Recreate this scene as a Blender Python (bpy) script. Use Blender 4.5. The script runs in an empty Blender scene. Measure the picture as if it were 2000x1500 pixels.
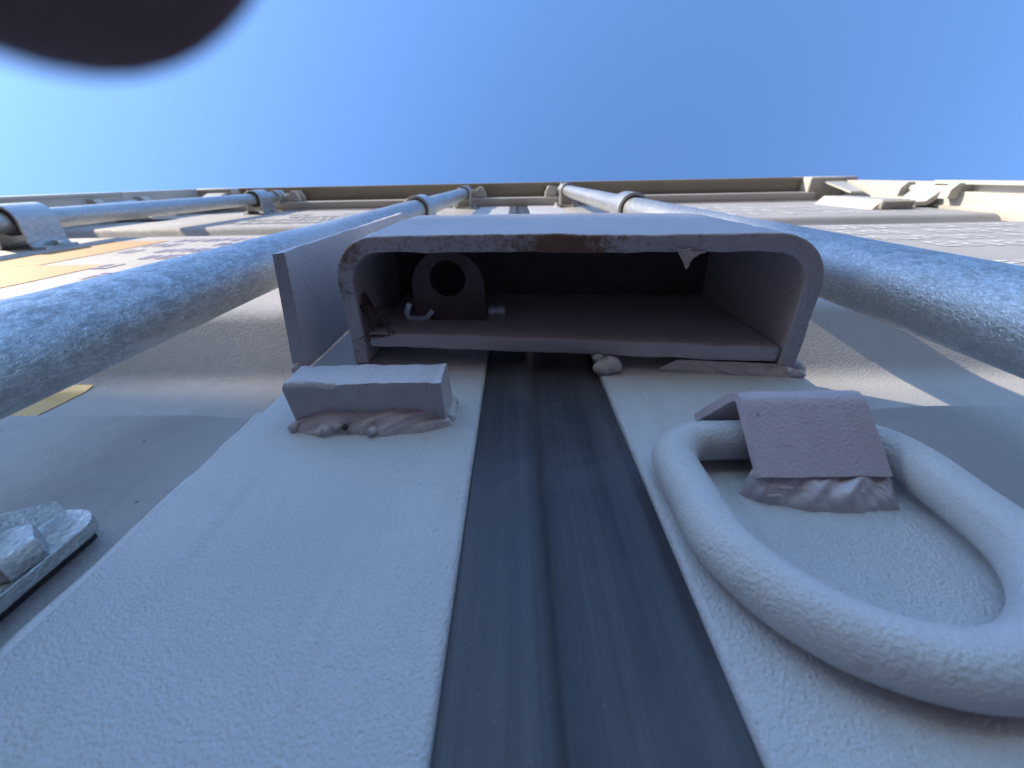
import bpy, bmesh, math, random
from mathutils import Vector, Matrix, noise

random.seed(7)
scene = bpy.context.scene
COL = scene.collection
R = math.radians
Z0 = 1150.0           # height of the camera over the ground, mm


def W(X, n, h):
    """door coordinates in mm (right, out of the door, up from camera height) -> metres"""
    return Vector((X / 1000.0, -n / 1000.0, (Z0 + h) / 1000.0))


# ------------------------------------------------------------------ camera
cam_data = bpy.data.cameras.new("camera")
cam = bpy.data.objects.new("camera", cam_data)
COL.objects.link(cam)
F, VPX, VPY, TILT = 780.0, 5.0, 407.0, 0.013
up_c = Vector((VPX, VPY, -F)).normalized()
xx_c = Vector((1.0, TILT, (VPX + VPY * TILT) / F)).normalized()
yy_c = up_c.cross(xx_c)
rot = Matrix((xx_c, yy_c, up_c))        # camera axes -> world axes
cam.matrix_world = Matrix.Translation(W(0, 97, 0)) @ rot.to_4x4()
cam_data.sensor_width = 36.0
cam_data.lens = 36.0 * F / 2000.0
cam_data.clip_start = 0.002
cam_data.clip_end = 2000.0
cam_data.dof.use_dof = True
cam_data.dof.focus_distance = 0.2
cam_data.dof.aperture_fstop = 13.0
scene.camera = cam

# ------------------------------------------------------------------ light
SUN_AZ, SUN_EL = 33.0, 24.0            # degrees out of the door plane, towards the left; elevation
world = bpy.data.worlds.new("World")
scene.world = world
world.use_nodes = True
wn = world.node_tree.nodes
wl = world.node_tree.links
bg = wn["Background"]
sky = wn.new("ShaderNodeTexSky")
sky.sky_type = 'NISHITA'
sky.sun_disc = False
sky.sun_elevation = R(SUN_EL)
sky.sun_rotation = R(180 + 90 - SUN_AZ)
sky.altitude = 300
sky.air_density = 1.0
sky.dust_density = 0.3
sky.ozone_density = 6.0
hsv = wn.new("ShaderNodeHueSaturation")
hsv.inputs["Saturation"].default_value = 1.0
wl.new(sky.outputs[0], hsv.inputs["Color"])
wl.new(hsv.outputs[0], bg.inputs[0])
bg.inputs[1].default_value = 0.15
sun_dir = Vector((-math.cos(R(SUN_EL)) * math.cos(R(SUN_AZ)),
                  -math.cos(R(SUN_EL)) * math.sin(R(SUN_AZ)), math.sin(R(SUN_EL))))
sd = bpy.data.lights.new("sun", 'SUN')
sd.energy = 2.5
sd.angle = R(0.53)
sd.color = (1.0, 0.85, 0.63)
sun = bpy.data.objects.new("sun", sd)
COL.objects.link(sun)
sun.rotation_euler = sun_dir.to_track_quat('Z', 'Y').to_euler()
sun.location = (-3, -3, 6)

scene.view_settings.view_transform = 'Standard'
scene.view_settings.look = 'None'
scene.view_settings.gamma = 1.0
scene.view_settings.use_curve_mapping = False
scene.view_settings.exposure = 1.5


# ------------------------------------------------------------------ materials
def new_mat(name):
    m = bpy.data.materials.new(name)
    m.use_nodes = True
    nt = m.node_tree
    b = nt.nodes["Principled BSDF"]
    return m, nt, b


def node(nt, kind, **kw):
    nd = nt.nodes.new(kind)
    for k, v in kw.items():
        if k in nd.inputs:
            nd.inputs[k].default_value = v
        else:
            setattr(nd, k, v)
    return nd


def ramp(nt, src, stops):
    r = nt.nodes.new("ShaderNodeValToRGB")
    e = r.color_ramp.elements
    while len(e) < len(stops):
        e.new(0.5)
    for i, (p, c) in enumerate(stops):
        e[i].position = p
        e[i].color = (c, c, c, 1) if isinstance(c, float) else (*c, 1)
    nt.links.new(src, r.inputs[0])
    return r


def mixc(nt, fac, a, b):
    m = nt.nodes.new("ShaderNodeMix")
    m.data_type = 'RGBA'
    for sock, v in ((m.inputs[0], fac), (m.inputs[6], a), (m.inputs[7], b)):
        if hasattr(v, "is_output"):
            nt.links.new(v, sock)
        elif isinstance(v, float):
            sock.default_value = v
        else:
            sock.default_value = (*v, 1)
    return m.outputs[2]


def mapped(nt, scale=(1, 1, 1)):
    tc = nt.nodes.new("ShaderNodeTexCoord")
    mp = nt.nodes.new("ShaderNodeMapping")
    mp.inputs["Scale"].default_value = scale
    nt.links.new(tc.outputs["Object"], mp.inputs[0])
    return mp.outputs[0]


def noise_tex(nt, vec, scale, detail=4.0, rough=0.55, dist=0.0):
    n = node(nt, "ShaderNodeTexNoise", Scale=scale, Detail=detail, Roughness=rough, Distortion=dist)
    nt.links.new(vec, n.inputs["Vector"])
    return n.outputs[0]


def bump(nt, height, strength, distance, prev=None):
    b = nt.nodes.new("ShaderNodeBump")
    b.inputs["Strength"].default_value = strength
    b.inputs["Distance"].default_value = distance
    nt.links.new(height, b.inputs["Height"])
    if prev is not None:
        nt.links.new(prev, b.inputs["Normal"])
    return b.outputs[0]


def paint(name, base, rough=0.42, peel=0.5, peel_scale=620.0, specks=1.0, rust=False, wave=0.12, spec=0.5):
    """sprayed-on container paint: orange peel, dust, small dark chips, rust where the mesh says so"""
    m, nt, b = new_mat(name)
    v = mapped(nt)
    big = noise_tex(nt, v, 9.0, 5.0, 0.6)
    col = mixc(nt, ramp(nt, big, [(0.3, 0.0), (0.75, 1.0)]).outputs[0], tuple(c * 0.88 for c in base), tuple(min(1, c * 1.07) for c in base))
    streak = noise_tex(nt, mapped(nt, (60, 60, 4)), 1.6, 5.0, 0.65)
    col = mixc(nt, ramp(nt, streak, [(0.55, 0.0), (0.8, 0.35)]).outputs[0], col, (0.30, 0.27, 0.22))
    fine = noise_tex(nt, v, 1900.0, 2.0, 0.6)
    col = mixc(nt, ramp(nt, fine, [(0.56, 0.0), (0.72, 0.6 * specks)]).outputs[0], col, (0.13, 0.12, 0.11))
    vo = node(nt, "ShaderNodeTexVoronoi", Scale=75.0, Randomness=1.0)
    nt.links.new(v, vo.inputs["Vector"])
    chips = ramp(nt, vo.outputs["Distance"], [(0.035, 1.0), (0.075, 0.0)]).outputs[0]
    gate = ramp(nt, noise_tex(nt, v, 33.0, 2.0), [(0.56, 0.0), (0.60, 0.85)]).outputs[0]
    mul = node(nt, "ShaderNodeMath", operation='MULTIPLY')
    nt.links.new(chips, mul.inputs[0])
    nt.links.new(gate, mul.inputs[1])
    col = mixc(nt, mul.outputs[0], col, (0.15, 0.10, 0.07))
    h1 = noise_tex(nt, v, peel_scale, 3.0, 0.5)
    h2 = noise_tex(nt, v, 60.0, 3.0, 0.5)
    nrm = bump(nt, h2, wave, 0.002)
    nrm = bump(nt, h1, min(1.0, peel), 0.0016, nrm)
    rg = ramp(nt, noise_tex(nt, v, 140.0, 4.0), [(0.3, rough - 0.08), (0.7, rough + 0.12)]).outputs[0]
    if rust:
        at = node(nt, "ShaderNodeAttribute", attribute_name="rust")
        nz = noise_tex(nt, v, 260.0, 5.0, 0.7, 0.4)
        add = node(nt, "ShaderNodeMath", operation='ADD')
        nt.links.new(at.outputs["Fac"], add.inputs[0])
        nt.links.new(nz, add.inputs[1])
        mask = ramp(nt, add.outputs[0], [(0.0, 0.0), (1.0, 1.0)])
        sub = node(nt, "ShaderNodeMath", operation='SUBTRACT')
        nt.links.new(add.outputs[0], sub.inputs[0])
        sub.inputs[1].default_value = 0.74
        mask = ramp(nt, sub.outputs[0], [(0.0, 0.0), (0.26, 0.88)]).outputs[0]
        rc = mixc(nt, noise_tex(nt, v, 700.0, 4.0, 0.7), (0.06, 0.028, 0.018), (0.30, 0.13, 0.05))
        col = mixc(nt, mask, col, rc)
        mr = nt.nodes.new("ShaderNodeMix")
        nt.links.new(mask, mr.inputs[0])
        nt.links.new(rg, mr.inputs[2])
        mr.inputs[3].default_value = 0.9
        rg = mr.outputs[0]
    nt.links.new(col, b.inputs["Base Color"])
    nt.links.new(rg, b.inputs["Roughness"])
    nt.links.new(nrm, b.inputs["Normal"])
    b.inputs["Specular IOR Level"].default_value = spec
    return m


PAINT = paint("grey_paint", (0.585, 0.585, 0.60), 0.36, 0.62, 1150.0, 0.8)
PAINT_BOX = paint("grey_paint_on_plate", (0.52, 0.485, 0.505), 0.42, 0.35, 500.0, 0.9, rust=True)  # grey with a slight mauve tint that holds underside shade
PAINT_ROUGH = paint("thick_grey_paint", (0.575, 0.575, 0.585), 0.36, 0.38, 950.0, 0.6)
PAINT_STRAP = paint("shade_tinted_grey_paint", (0.48, 0.40, 0.44), 0.45, 0.26, 900.0, 0.6)  # same grey paint made darker and mauve: underside shade put into the colour
PAINT_WELD = paint("paint_over_weld", (0.52, 0.475, 0.505), 0.30, 0.25, 500.0, 0.4)
PAINT_DOOR = paint("door_paint", (0.42, 0.41, 0.41), 0.64, 0.36, 760.0, 0.5, wave=0.03, spec=0.25)
PAINT_POST = paint("post_paint", (0.55, 0.535, 0.505), 0.45, 0.3, 300.0, 0.4)
PAINT_OLD = paint("beige_paint_shade_stack", (0.38, 0.33, 0.26), 0.5, 0.2, 200.0, 0.3)


def galvanised(name, dark=1.0):
    m, nt, b = new_mat(name)
    v = mapped(nt)
    sp = noise_tex(nt, mapped(nt, (1, 1, 0.45)), 260.0, 6.0, 0.75, 0.6)
    fl = noise_tex(nt, mapped(nt, (1, 1, 0.55)), 900.0, 4.0, 0.7, 0.9)
    bl = noise_tex(nt, mapped(nt, (1, 1, 0.3)), 20.0, 6.0, 0.7)
    c1 = ramp(nt, fl, [(0.34, (0.42, 0.43, 0.43)), (0.5, (0.58, 0.59, 0.58)), (0.66, (0.78, 0.78, 0.76))]).outputs[0]
    spm = node(nt, "ShaderNodeMath", operation='MULTIPLY')
    nt.links.new(ramp(nt, sp, [(0.42, 0.62), (0.55, 0.0)]).outputs[0], spm.inputs[0])
    nt.links.new(ramp(nt, bl, [(0.42, 1.0), (0.60, 0.20)]).outputs[0], spm.inputs[1])
    c2 = mixc(nt, spm.outputs[0], c1, (0.22 * dark, 0.22 * dark, 0.23 * dark))
    c3 = mixc(nt, ramp(nt, bl, [(0.50, 0.0), (0.72, 0.5)]).outputs[0], c2, (0.62, 0.62, 0.60))
    nt.links.new(c3, b.inputs["Base Color"])
    b.inputs["Metallic"].default_value = 0.7
    rg = ramp(nt, sp, [(0.35, 0.42), (0.65, 0.24)]).outputs[0]
    nt.links.new(rg, b.inputs["Roughness"])
    nrm = bump(nt, bl, 0.08, 0.003)
    nrm = bump(nt, fl, 0.5, 0.0008, nrm)
    nt.links.new(nrm, b.inputs["Normal"])
    return m


GALV = galvanised("galvanised_steel")


def simple(name, col, rough=0.5, metal=0.0, var=0.25, scale=60.0, bmp=0.0, bscale=400.0):
    m, nt, b = new_mat(name)
    v = mapped(nt)
    nz = noise_tex(nt, v, scale, 5.0, 0.6)
    c = mixc(nt, ramp(nt, nz, [(0.3, 0.0), (0.7, 1.0)]).outputs[0], tuple(x * (1 - var) for x in col), tuple(min(1, x * (1 + var)) for x in col))
    nt.links.new(c, b.inputs["Base Color"])
    b.inputs["Roughness"].default_value = rough
    b.inputs["Metallic"].default_value = metal
    if bmp:
        nt.links.new(bump(nt, noise_tex(nt, v, bscale, 4.0), bmp, 0.001), b.inputs["Normal"])
    return m


def rubber_mat():
    m, nt, b = new_mat("weathered_rubber")
    v = mapped(nt)
    st = noise_tex(nt, mapped(nt, (260, 260, 3.0)), 1.0, 6.0, 0.7)
    cl = noise_tex(nt, v, 22.0, 5.0, 0.65, 0.5)
    c = mixc(nt, ramp(nt, st, [(0.35, 0.0), (0.72, 1.0)]).outputs[0], (0.028, 0.028, 0.036), (0.066, 0.064, 0.074))
    c = mixc(nt, ramp(nt, cl, [(0.5, 0.0), (0.75, 0.35)]).outputs[0], c, (0.125, 0.122, 0.125))
    dust = noise_tex(nt, v, 1500.0, 2.0, 0.6)
    c = mixc(nt, ramp(nt, dust, [(0.68, 0.0), (0.76, 0.45)]).outputs[0], c, (0.26, 0.25, 0.24))
    wv = node(nt, "ShaderNodeTexVoronoi", Scale=48.0, feature='DISTANCE_TO_EDGE')
    nt.links.new(mapped(nt, (1.0, 1.0, 0.35)), wv.inputs["Vector"])
    sc = ramp(nt, wv.outputs["Distance"], [(0.004, 1.0), (0.012, 0.0)]).outputs[0]
    gate = ramp(nt, noise_tex(nt, v, 45.0, 3.0), [(0.60, 0.0), (0.66, 0.14)]).outputs[0]
    mul = node(nt, "ShaderNodeMath", operation='MULTIPLY')
    nt.links.new(sc, mul.inputs[0])
    nt.links.new(gate, mul.inputs[1])
    c = mixc(nt, mul.outputs[0], c, (0.30, 0.28, 0.26))
    nt.links.new(c, b.inputs["Base Color"])
    b.inputs["Roughness"].default_value = 0.46
    nrm = bump(nt, st, 0.08, 0.001)
    nrm = bump(nt, noise_tex(nt, v, 900.0, 3.0), 0.22, 0.0006, nrm)
    nt.links.new(nrm, b.inputs["Normal"])
    return m


RUBBER = rubber_mat()
BLACK = simple("black_bush_and_gap_shade", (0.02, 0.02, 0.022), 0.6)  # bush plastic, and black for shade in gaps and a pinhole
WHITE_INK = simple("white_marking_paint", (0.80, 0.80, 0.80), 0.5, var=0.06)
GREY_INK = simple("grey_marking_paint", (0.17, 0.17, 0.18), 0.6, var=0.2)
PURPLE_INK = simple("purple_print", (0.20, 0.18, 0.36), 0.5, var=0.2, scale=30)
ORANGE = simple("orange_sticker", (0.40, 0.21, 0.06), 0.7, var=0.12, scale=14)
YELLOW = simple("yellow_sticker", (0.52, 0.32, 0.06), 0.45, var=0.12, scale=20)
STEEL = simple("bright_steel", (0.62, 0.66, 0.68), 0.35, 0.55, 0.2, 90.0, 0.2)
RED_OXIDE_SHADE = simple("red_oxide_with_box_shade", (0.115, 0.07, 0.072), 0.65, var=0.25, scale=80, bmp=0.3)  # red-brown, darkened so the colour holds the shade inside the box
WEB = simple("dusty_web", (0.10, 0.07, 0.065), 0.9, var=0.4, scale=300)
FLAKE = simple("peeled_paint", (0.50, 0.42, 0.40), 0.55, var=0.15, scale=200, bmp=0.4, bscale=700)
SKIN = simple("skin", (0.12, 0.055, 0.05), 0.5, var=0.15, scale=120, bmp=0.25, bscale=1200)  # base darkened: shade of the backlit finger is in the colour
NAIL = simple("nail", (0.34, 0.20, 0.17), 0.35, var=0.05)
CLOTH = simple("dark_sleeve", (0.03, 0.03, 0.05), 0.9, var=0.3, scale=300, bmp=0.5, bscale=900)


def ground_mat():
    m, nt, b = new_mat("red_gravel")
    v = mapped(nt)
    c = mixc(nt, noise_tex(nt, v, 2.0, 6.0, 0.65), (0.17, 0.062, 0.042), (0.25, 0.10, 0.068))
    c = mixc(nt, ramp(nt, noise_tex(nt, v, 60.0, 4.0, 0.7), [(0.45, 0.0), (0.65, 0.7)]).outputs[0], c, (0.21, 0.11, 0.08))
    nt.links.new(c, b.inputs["Base Color"])
    b.inputs["Roughness"].default_value = 0.95
    nt.links.new(bump(nt, noise_tex(nt, v, 50.0, 6.0, 0.7), 0.8, 0.02), b.inputs["Normal"])
    return m


GROUND = ground_mat()


# ------------------------------------------------------------------ helpers
def empty(name, loc, label=None, cat=None, group=None):
    o = bpy.data.objects.new(name, None)
    COL.objects.link(o)
    o.location = loc
    o.empty_display_size = 0.05
    if label:
        o["label"] = label
    if cat:
        o["category"] = cat
    if group:
        o["group"] = group
    return o


def world_loc(o):
    v = Vector((0, 0, 0))
    while o is not None:
        v += o.location
        o = o.parent
    return v


def link(name, bm, mat, parent=None, smooth=30.0, label=None, kind=None, mats=None):
    """bmesh in world metres -> object with its origin at its own centre, parented without rotation"""
    if not bm.verts:
        bm.verts.new((0, 0, 0))
    c = Vector((0, 0, 0))
    for v in bm.verts:
        c += v.co
    c /= len(bm.verts)
    for v in bm.verts:
        v.co -= c
    bmesh.ops.recalc_face_normals(bm, faces=bm.faces[:])
    me = bpy.data.meshes.new(name)
    bm.to_mesh(me)
    bm.free()
    for mm in (mats or [mat]):
        me.materials.append(mm)
    if smooth:
        for p in me.polygons:
            p.use_smooth = True
        me.set_sharp_from_angle(angle=R(smooth))
    o = bpy.data.objects.new(name, me)
    COL.objects.link(o)
    if parent is not None:
        o.parent = parent
        o.location = c - world_loc(parent)
    else:
        o.location = c
    if label:
        o["label"] = label
    if kind:
        o["kind"] = kind
    return o


def box(bm, X0, X1, n0, n1, h0, h1, bev=0.0, seg=2):
    vs = [bm.verts.new(W(X, n, h)) for X in (X0, X1) for n in (n0, n1) for h in (h0, h1)]
    fs = [(0, 1, 3, 2), (4, 6, 7, 5), (0, 4, 5, 1), (2, 3, 7, 6), (0, 2, 6, 4), (1, 5, 7, 3)]
    nf = [bm.faces.new([vs[i] for i in f]) for f in fs]
    if bev:
        ed = list({e for f in nf for e in f.edges})
        bmesh.ops.bevel(bm, geom=ed, offset=bev / 1000.0, segments=seg, affect='EDGES', profile=0.5)


def prism(bm, pts, a0, a1, axis, bev=0.0, steps=1, jag=None):
    """closed outline extruded along an axis. axis 'h': pts are (X,n); 'X': pts are (n,h); 'n': pts are (X,h)"""
    rings = []
    for i in range(steps + 1):
        t = i / steps
        ring = []
        for p in pts:
            a = (a0(p) if callable(a0) else a0) * (1 - t) + (a1(p) if callable(a1) else a1) * t
            if axis == 'h':
                co = W(p[0], p[1], a)
            elif axis == 'X':
                co = W(a, p[0], p[1])
            else:
                co = W(p[0], a, p[1])
            ring.append(bm.verts.new(co))
        rings.append(ring)
    k = len(pts)
    faces = []
    for i in range(steps):
        for j in range(k):
            faces.append(bm.faces.new((rings[i][j], rings[i][(j + 1) % k], rings[i + 1][(j + 1) % k], rings[i + 1][j])))
    caps = [bm.faces.new(rings[0]), bm.faces.new(list(reversed(rings[-1])))]
    if bev:
        ed = list({e for c in caps for e in c.edges})
        bmesh.ops.bevel(bm, geom=ed, offset=bev / 1000.0, segments=2, affect='EDGES', profile=0.5)
    return faces, caps


def sheet_profile(bm, prof, th, a0, a1, axis, steps=1):
    """an open profile thickened by th (mm) and extruded"""
    off = []
    for i, p in enumerate(prof):
        a = prof[max(0, i - 1)]
        b = prof[min(len(prof) - 1, i + 1)]
        d = Vector((b[0] - a[0], b[1] - a[1])).normalized()
        off.append((p[0] - d.y * th, p[1] + d.x * th))

    def put(p, a):
        return W(p[0], p[1], a) if axis == 'h' else (W(a, p[0], p[1]) if axis == 'X' else W(p[0], a, p[1]))
    g = []
    for i in range(steps + 1):
        t = i / steps
        rows = []
        for line in (prof, off):
            rows.append([bm.verts.new(put(p, (a0(q) if callable(a0) else a0) * (1 - t) + (a1(q) if callable(a1) else a1) * t))
                         for p, q in zip(line, prof)])
        g.append(rows)
    k = len(prof)
    for i in range(steps):
        for w_ in (0, 1):
            for j in range(k - 1):
                bm.faces.new((g[i][w_][j], g[i][w_][j + 1], g[i + 1][w_][j + 1], g[i + 1][w_][j]))
        for j in (0, k - 1):
            bm.faces.new((g[i][0][j], g[i + 1][0][j], g[i + 1][1][j], g[i][1][j]))
    for i in (0, steps):
        for j in range(k - 1):
            bm.faces.new((g[i][0][j], g[i][1][j], g[i][1][j + 1], g[i][0][j + 1]))


def tube(bm, path, rad, seg=16, caps=True, wob=0.0, wfreq=60.0, closed=False):
    """sweep a circle along world points; rad in metres, number or list"""
    N = len(path)
    rings = []
    ref = None
    for i, p in enumerate(path):
        if closed:
            d = (path[(i + 1) % N] - path[i - 1]).normalized()
        else:
            d = (path[min(N - 1, i + 1)] - path[max(0, i - 1)]).normalized()
        if ref is None:
            ref = d.orthogonal().normalized()
        ref = (ref - d * ref.dot(d)).normalized()
        s = d.cross(ref)
        r = rad[i] if isinstance(rad, (list, tuple)) else rad
        ring = []
        for k in range(seg):
            a = 2 * math.pi * k / seg
            v = ref * math.cos(a) + s * math.sin(a)
            rr = r
            if wob:
                rr *= 1 + wob * noise.noise((p + v * r) * wfreq)
            ring.append(bm.verts.new(p + v * rr))
        rings.append(ring)
    M = N if closed else N - 1
    for i in range(M):
        a, b = rings[i], rings[(i + 1) % N]
        for k in range(seg):
            bm.faces.new((a[k], a[(k + 1) % seg], b[(k + 1) % seg], b[k]))
    if caps and not closed:
        bm.faces.new(list(reversed(rings[0])))
        bm.faces.new(rings[-1])
    return rings


def blob(bm, c, r, sx=1, sn=1, sh=1, amp=0.25, freq=150.0, sub=2):
    res = bmesh.ops.create_icosphere(bm, subdivisions=sub, radius=1.0)
    for v in res["verts"]:
        d = v.co.copy()
        p = Vector((d.x * r * sx, d.y * r * sn, d.z * r * sh)) / 1000.0
        k = 1 + amp * noise.noise((c + p) * freq)
        v.co = c + p * k


def hexbolt(bm, X, n, h, r, th, turn=0.3):
    pts = [(X + r * math.cos(turn + i * math.pi / 3), h + r * math.sin(turn + i * math.pi / 3)) for i in range(6)]
    prism(bm, pts, n, n + th, 'n', bev=0.6)


def jitter(bm, amp, freq, only=None, seed=0.0):
    o = Vector((seed, seed * 1.7, -seed))
    for v in bm.verts:
        if only is None or only(v.co):
            p = v.co * freq + o
            v.co += Vector((noise.noise(p), noise.noise(p + Vector((31, 0, 0))), noise.noise(p + Vector((0, 57, 0))))) * amp


def arc(cx, cy, r, a0, a1, k):
    return [(cx + r * math.cos(R(a0 + (a1 - a0) * i / k)), cy + r * math.sin(R(a0 + (a1 - a0) * i / k))) for i in range(k + 1)]


# ------------------------------------------------------------------ the ground
bm = bmesh.new()
S = 300.0
bmesh.ops.create_grid(bm, x_segments=40, y_segments=40, size=S)
o = link("ground", bm, GROUND, smooth=0, kind="structure")
o["label"] = "red brown gravel yard the containers stand on"

# ------------------------------------------------------------------ the container
HB, HT = -1000.0, 1690.0              # bottom and top of the door end, relative to the camera height
XL, XR = -1205.0, 1233.0
box_root = empty("shipping_container", W(14, 0, HB),
                 "tall light grey shipping container seen steeply upward along its closed double doors", "shipping container")


def part(name, bm, mat, parent=box_root, **kw):
    return link(name, bm, mat, parent, **kw)


# body behind the doors
def corrugated_wall(length, depth=36, pitch=278, flat=70, slope=69):
    pts = []
    x = 0.0
    while x < length:
        pts += [(x, 0), (x + flat, 0), (x + flat + slope, depth), (x + 2 * flat + slope, depth)]
        x += pitch
    return pts


for X, sgn in ((XL + 20, 1), (XR - 20, -1)):
    bm = bmesh.new()
    prof = [(X + sgn * d, -120 - a) for a, d in corrugated_wall(5800)]
    bot = [bm.verts.new(W(p[0], p[1], HB + 100)) for p in prof]
    top = [bm.verts.new(W(p[0], p[1], HT - 40)) for p in prof]
    for i in range(len(prof) - 1):
        bm.faces.new((bot[i], bot[i + 1], top[i + 1], top[i]))
    part("side_wall", bm, PAINT_POST, smooth=0)
bm = bmesh.new()
box(bm, XL + 15, XR - 15, -5950, -60, HT - 10, HT, 2)
part("roof", bm, PAINT_POST)
bm = bmesh.new()
box(bm, XL + 15, XR - 15, -5950, -60, HB + 60, HB + 110, 2)
part("floor", bm, PAINT_POST)
bm = bmesh.new()
box(bm, XL + 15, XR - 15, -5960, -5900, HB + 50, HT - 20, 2)
part("front_wall", bm, PAINT_POST)
bm = bmesh.new()
box(bm, XL + 130, XR - 130, -110, 45, HB, HB + 140, 4)
part("door_sill", bm, PAINT_POST)
for X in (XL, XR - 170):
    for h in (HB - 40, HT - 75):
        for n in (72, -5900):
            bm = bmesh.new()
            box(bm, X, X + 170, n - 170, n + 2, h, h + 118, 8, 3)
            part("corner_casting", bm, PAINT_POST)


def door_profile():
    """horizontal corrugation of the door skins as (n, h), bottom to top, bends rounded"""
    raw = [(-2, -840)]
    for base in (-537.0, 163.0, 865.0):
        raw += [(-2, base), (-48, base + 45), (-48, base + 120), (-2, base + 166)]
    raw += [(-2, 1548)]
    pts = [raw[0]]
    for i in range(1, len(raw) - 1):
        p = Vector(raw[i])
        a = (Vector(raw[i - 1]) - p)
        b = (Vector(raw[i + 1]) - p)
        sharp = abs(raw[i][0] + 2) < 0.1 and raw[i + 1][0] < -30
        r = 1.5 if sharp else min(12.0, a.length * 0.33, b.length * 0.33)
        A = p + a.normalized() * r
        B = p + b.normalized() * r
        for k in range(6):
            t = k / 5
            q = A * (1 - t) ** 2 + p * 2 * t * (1 - t) + B * t * t
            pts.append((q.x, q.y))
    pts.append(raw[-1])
    return pts


PROF = door_profile()


def door(x0, x1, inner, label):
    """one door leaf: corrugated skin whose inner end dips towards the edge frame"""
    bm = bmesh.new()
    # extra rows so that the skin can undulate a little
    prof = []
    for i in range(len(PROF) - 1):
        a, b = PROF[i], PROF[i + 1]
        k = max(1, int(abs(b[1] - a[1]) // 25))
        for j in range(k):
            prof.append((a[0] + (b[0] - a[0]) * j / k, a[1] + (b[1] - a[1]) * j / k))
    prof.append(PROF[-1])
    steps = [0, 4, 8, 13, 19, 26, 34, 44, 56, 70, 90, 115, 145, 180, 220, 280, 350, 450, 550, 650, 750, 850, abs(x1 - x0)]
    sgn = -1 if inner > (x0 + x1) / 2 else 1
    rows = []
    for s in steps:
        X = inner + sgn * s
        row = []
        for n, h in prof:
            k = max(0.0, min(1.0, (145 - h) / 70.0))
            dip = (2.5 + 4.5 * k * k * (3 - 2 * k)) * (0.5 + 0.5 * math.cos(math.pi * min(1.0, s / (40.0 + 25 * k))))
            f = (n + 48) / 46.0
            wav = 0.9 * noise.noise(Vector((X * 0.006, h * 0.009, 3.0 * sgn)))
            row.append(bm.verts.new(W(X, n - dip * f + wav, h)))
        rows.append(row)
    for i in range(len(rows) - 1):
        for j in range(len(prof) - 1):
            bm.faces.new((rows[i][j], rows[i][j + 1], rows[i + 1][j + 1], rows[i + 1][j]))
    d = part("door", bm, PAINT_DOOR, smooth=40, label=label)
    return d


doorL = door(XL + 90, -121.5, -121.5, "left door leaf with yellow and orange sticker and purple print")
doorR = door(152, XR - 90, 152, "right door leaf with rows of white stencilled marks")


def frame_strip(x0, x1, parent):
    bm = bmesh.new()
    prof = [(x0, -62), (x0, -2.2)] + arc(x0 + 2.2, -2.2, 2.2, 180, 90, 4)[1:] + arc(x1 - 2.2, -2.2, 2.2, 90, 0, 4) + [(x1, -62)]
    prism(bm, prof, -860, 1560, 'h', steps=120)
    jitter(bm, 0.00018, 22.0)
    return part("edge_frame", bm, PAINT, parent, smooth=50)


stripL = frame_strip(-121.5, -17.5, doorL)
stripR = frame_strip(45.5, 152.5, doorR)
# the weld seam and sealant between skin and frame
for X, par in ((-122.5, doorL), (153.5, doorR)):
    for h0, h1 in ((-540, 161), (335, 863)):
        bm = bmesh.new()
        N = 150
        path = [W(X + 0.3 * noise.noise(Vector((i * 0.13, X, 0))), -3.4 + 0.5 * noise.noise(Vector((i * 0.3, X, 5))), h0 + (h1 - h0) * i / N) for i in range(N + 1)]
        tube(bm, path, [0.0028 * (1 + 0.2 * noise.noise(Vector((i * 0.5, 2, X)))) for i in range(N + 1)], 10)
        part("weld_seam", bm, PAINT_ROUGH, par, smooth=60)
# top and bottom rails and outer stiles of the leaves
for x0, x1, par in ((XL + 88, -123, doorL), (154, XR - 88, doorR)):
    bm = bmesh.new()
    box(bm, x0, x1, -60, 1, 1549, 1562, 2)
    part("top_rail", bm, PAINT_DOOR, par)
    bm = bmesh.new()
    box(bm, x0, x1, -60, 1, -860, -841, 2)
    part("bottom_rail", bm, PAINT_DOOR, par)

# the rubber gasket between the leaves
bm = bmesh.new()
gp = [(-17.3, -20), (-17.3, -2.0), (-15, -1.2), (-10, -0.4), (-3, 0.9), (3, 1.9), (6.2, 1.7), (7.8, -0.6), (10.5, -2.2), (17, -2.0),
      (24, -1.4), (29, -1.2), (31, -1.7), (33.5, -1.9), (39, -1.9), (43, -2.0), (45.3, -2.6), (45.3, -20)]
prism(bm, gp, -850, 1570, 'h', steps=200)
jitter(bm, 0.0006, 11.0)
part("door_gasket", bm, RUBBER, smooth=60)
# gasket along the top and the hinge sides
bm = bmesh.new()
box(bm, XL + 82, XR - 82, -20, -3, 1563, 1577, 2)
part("door_gasket", bm, RUBBER)

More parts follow.
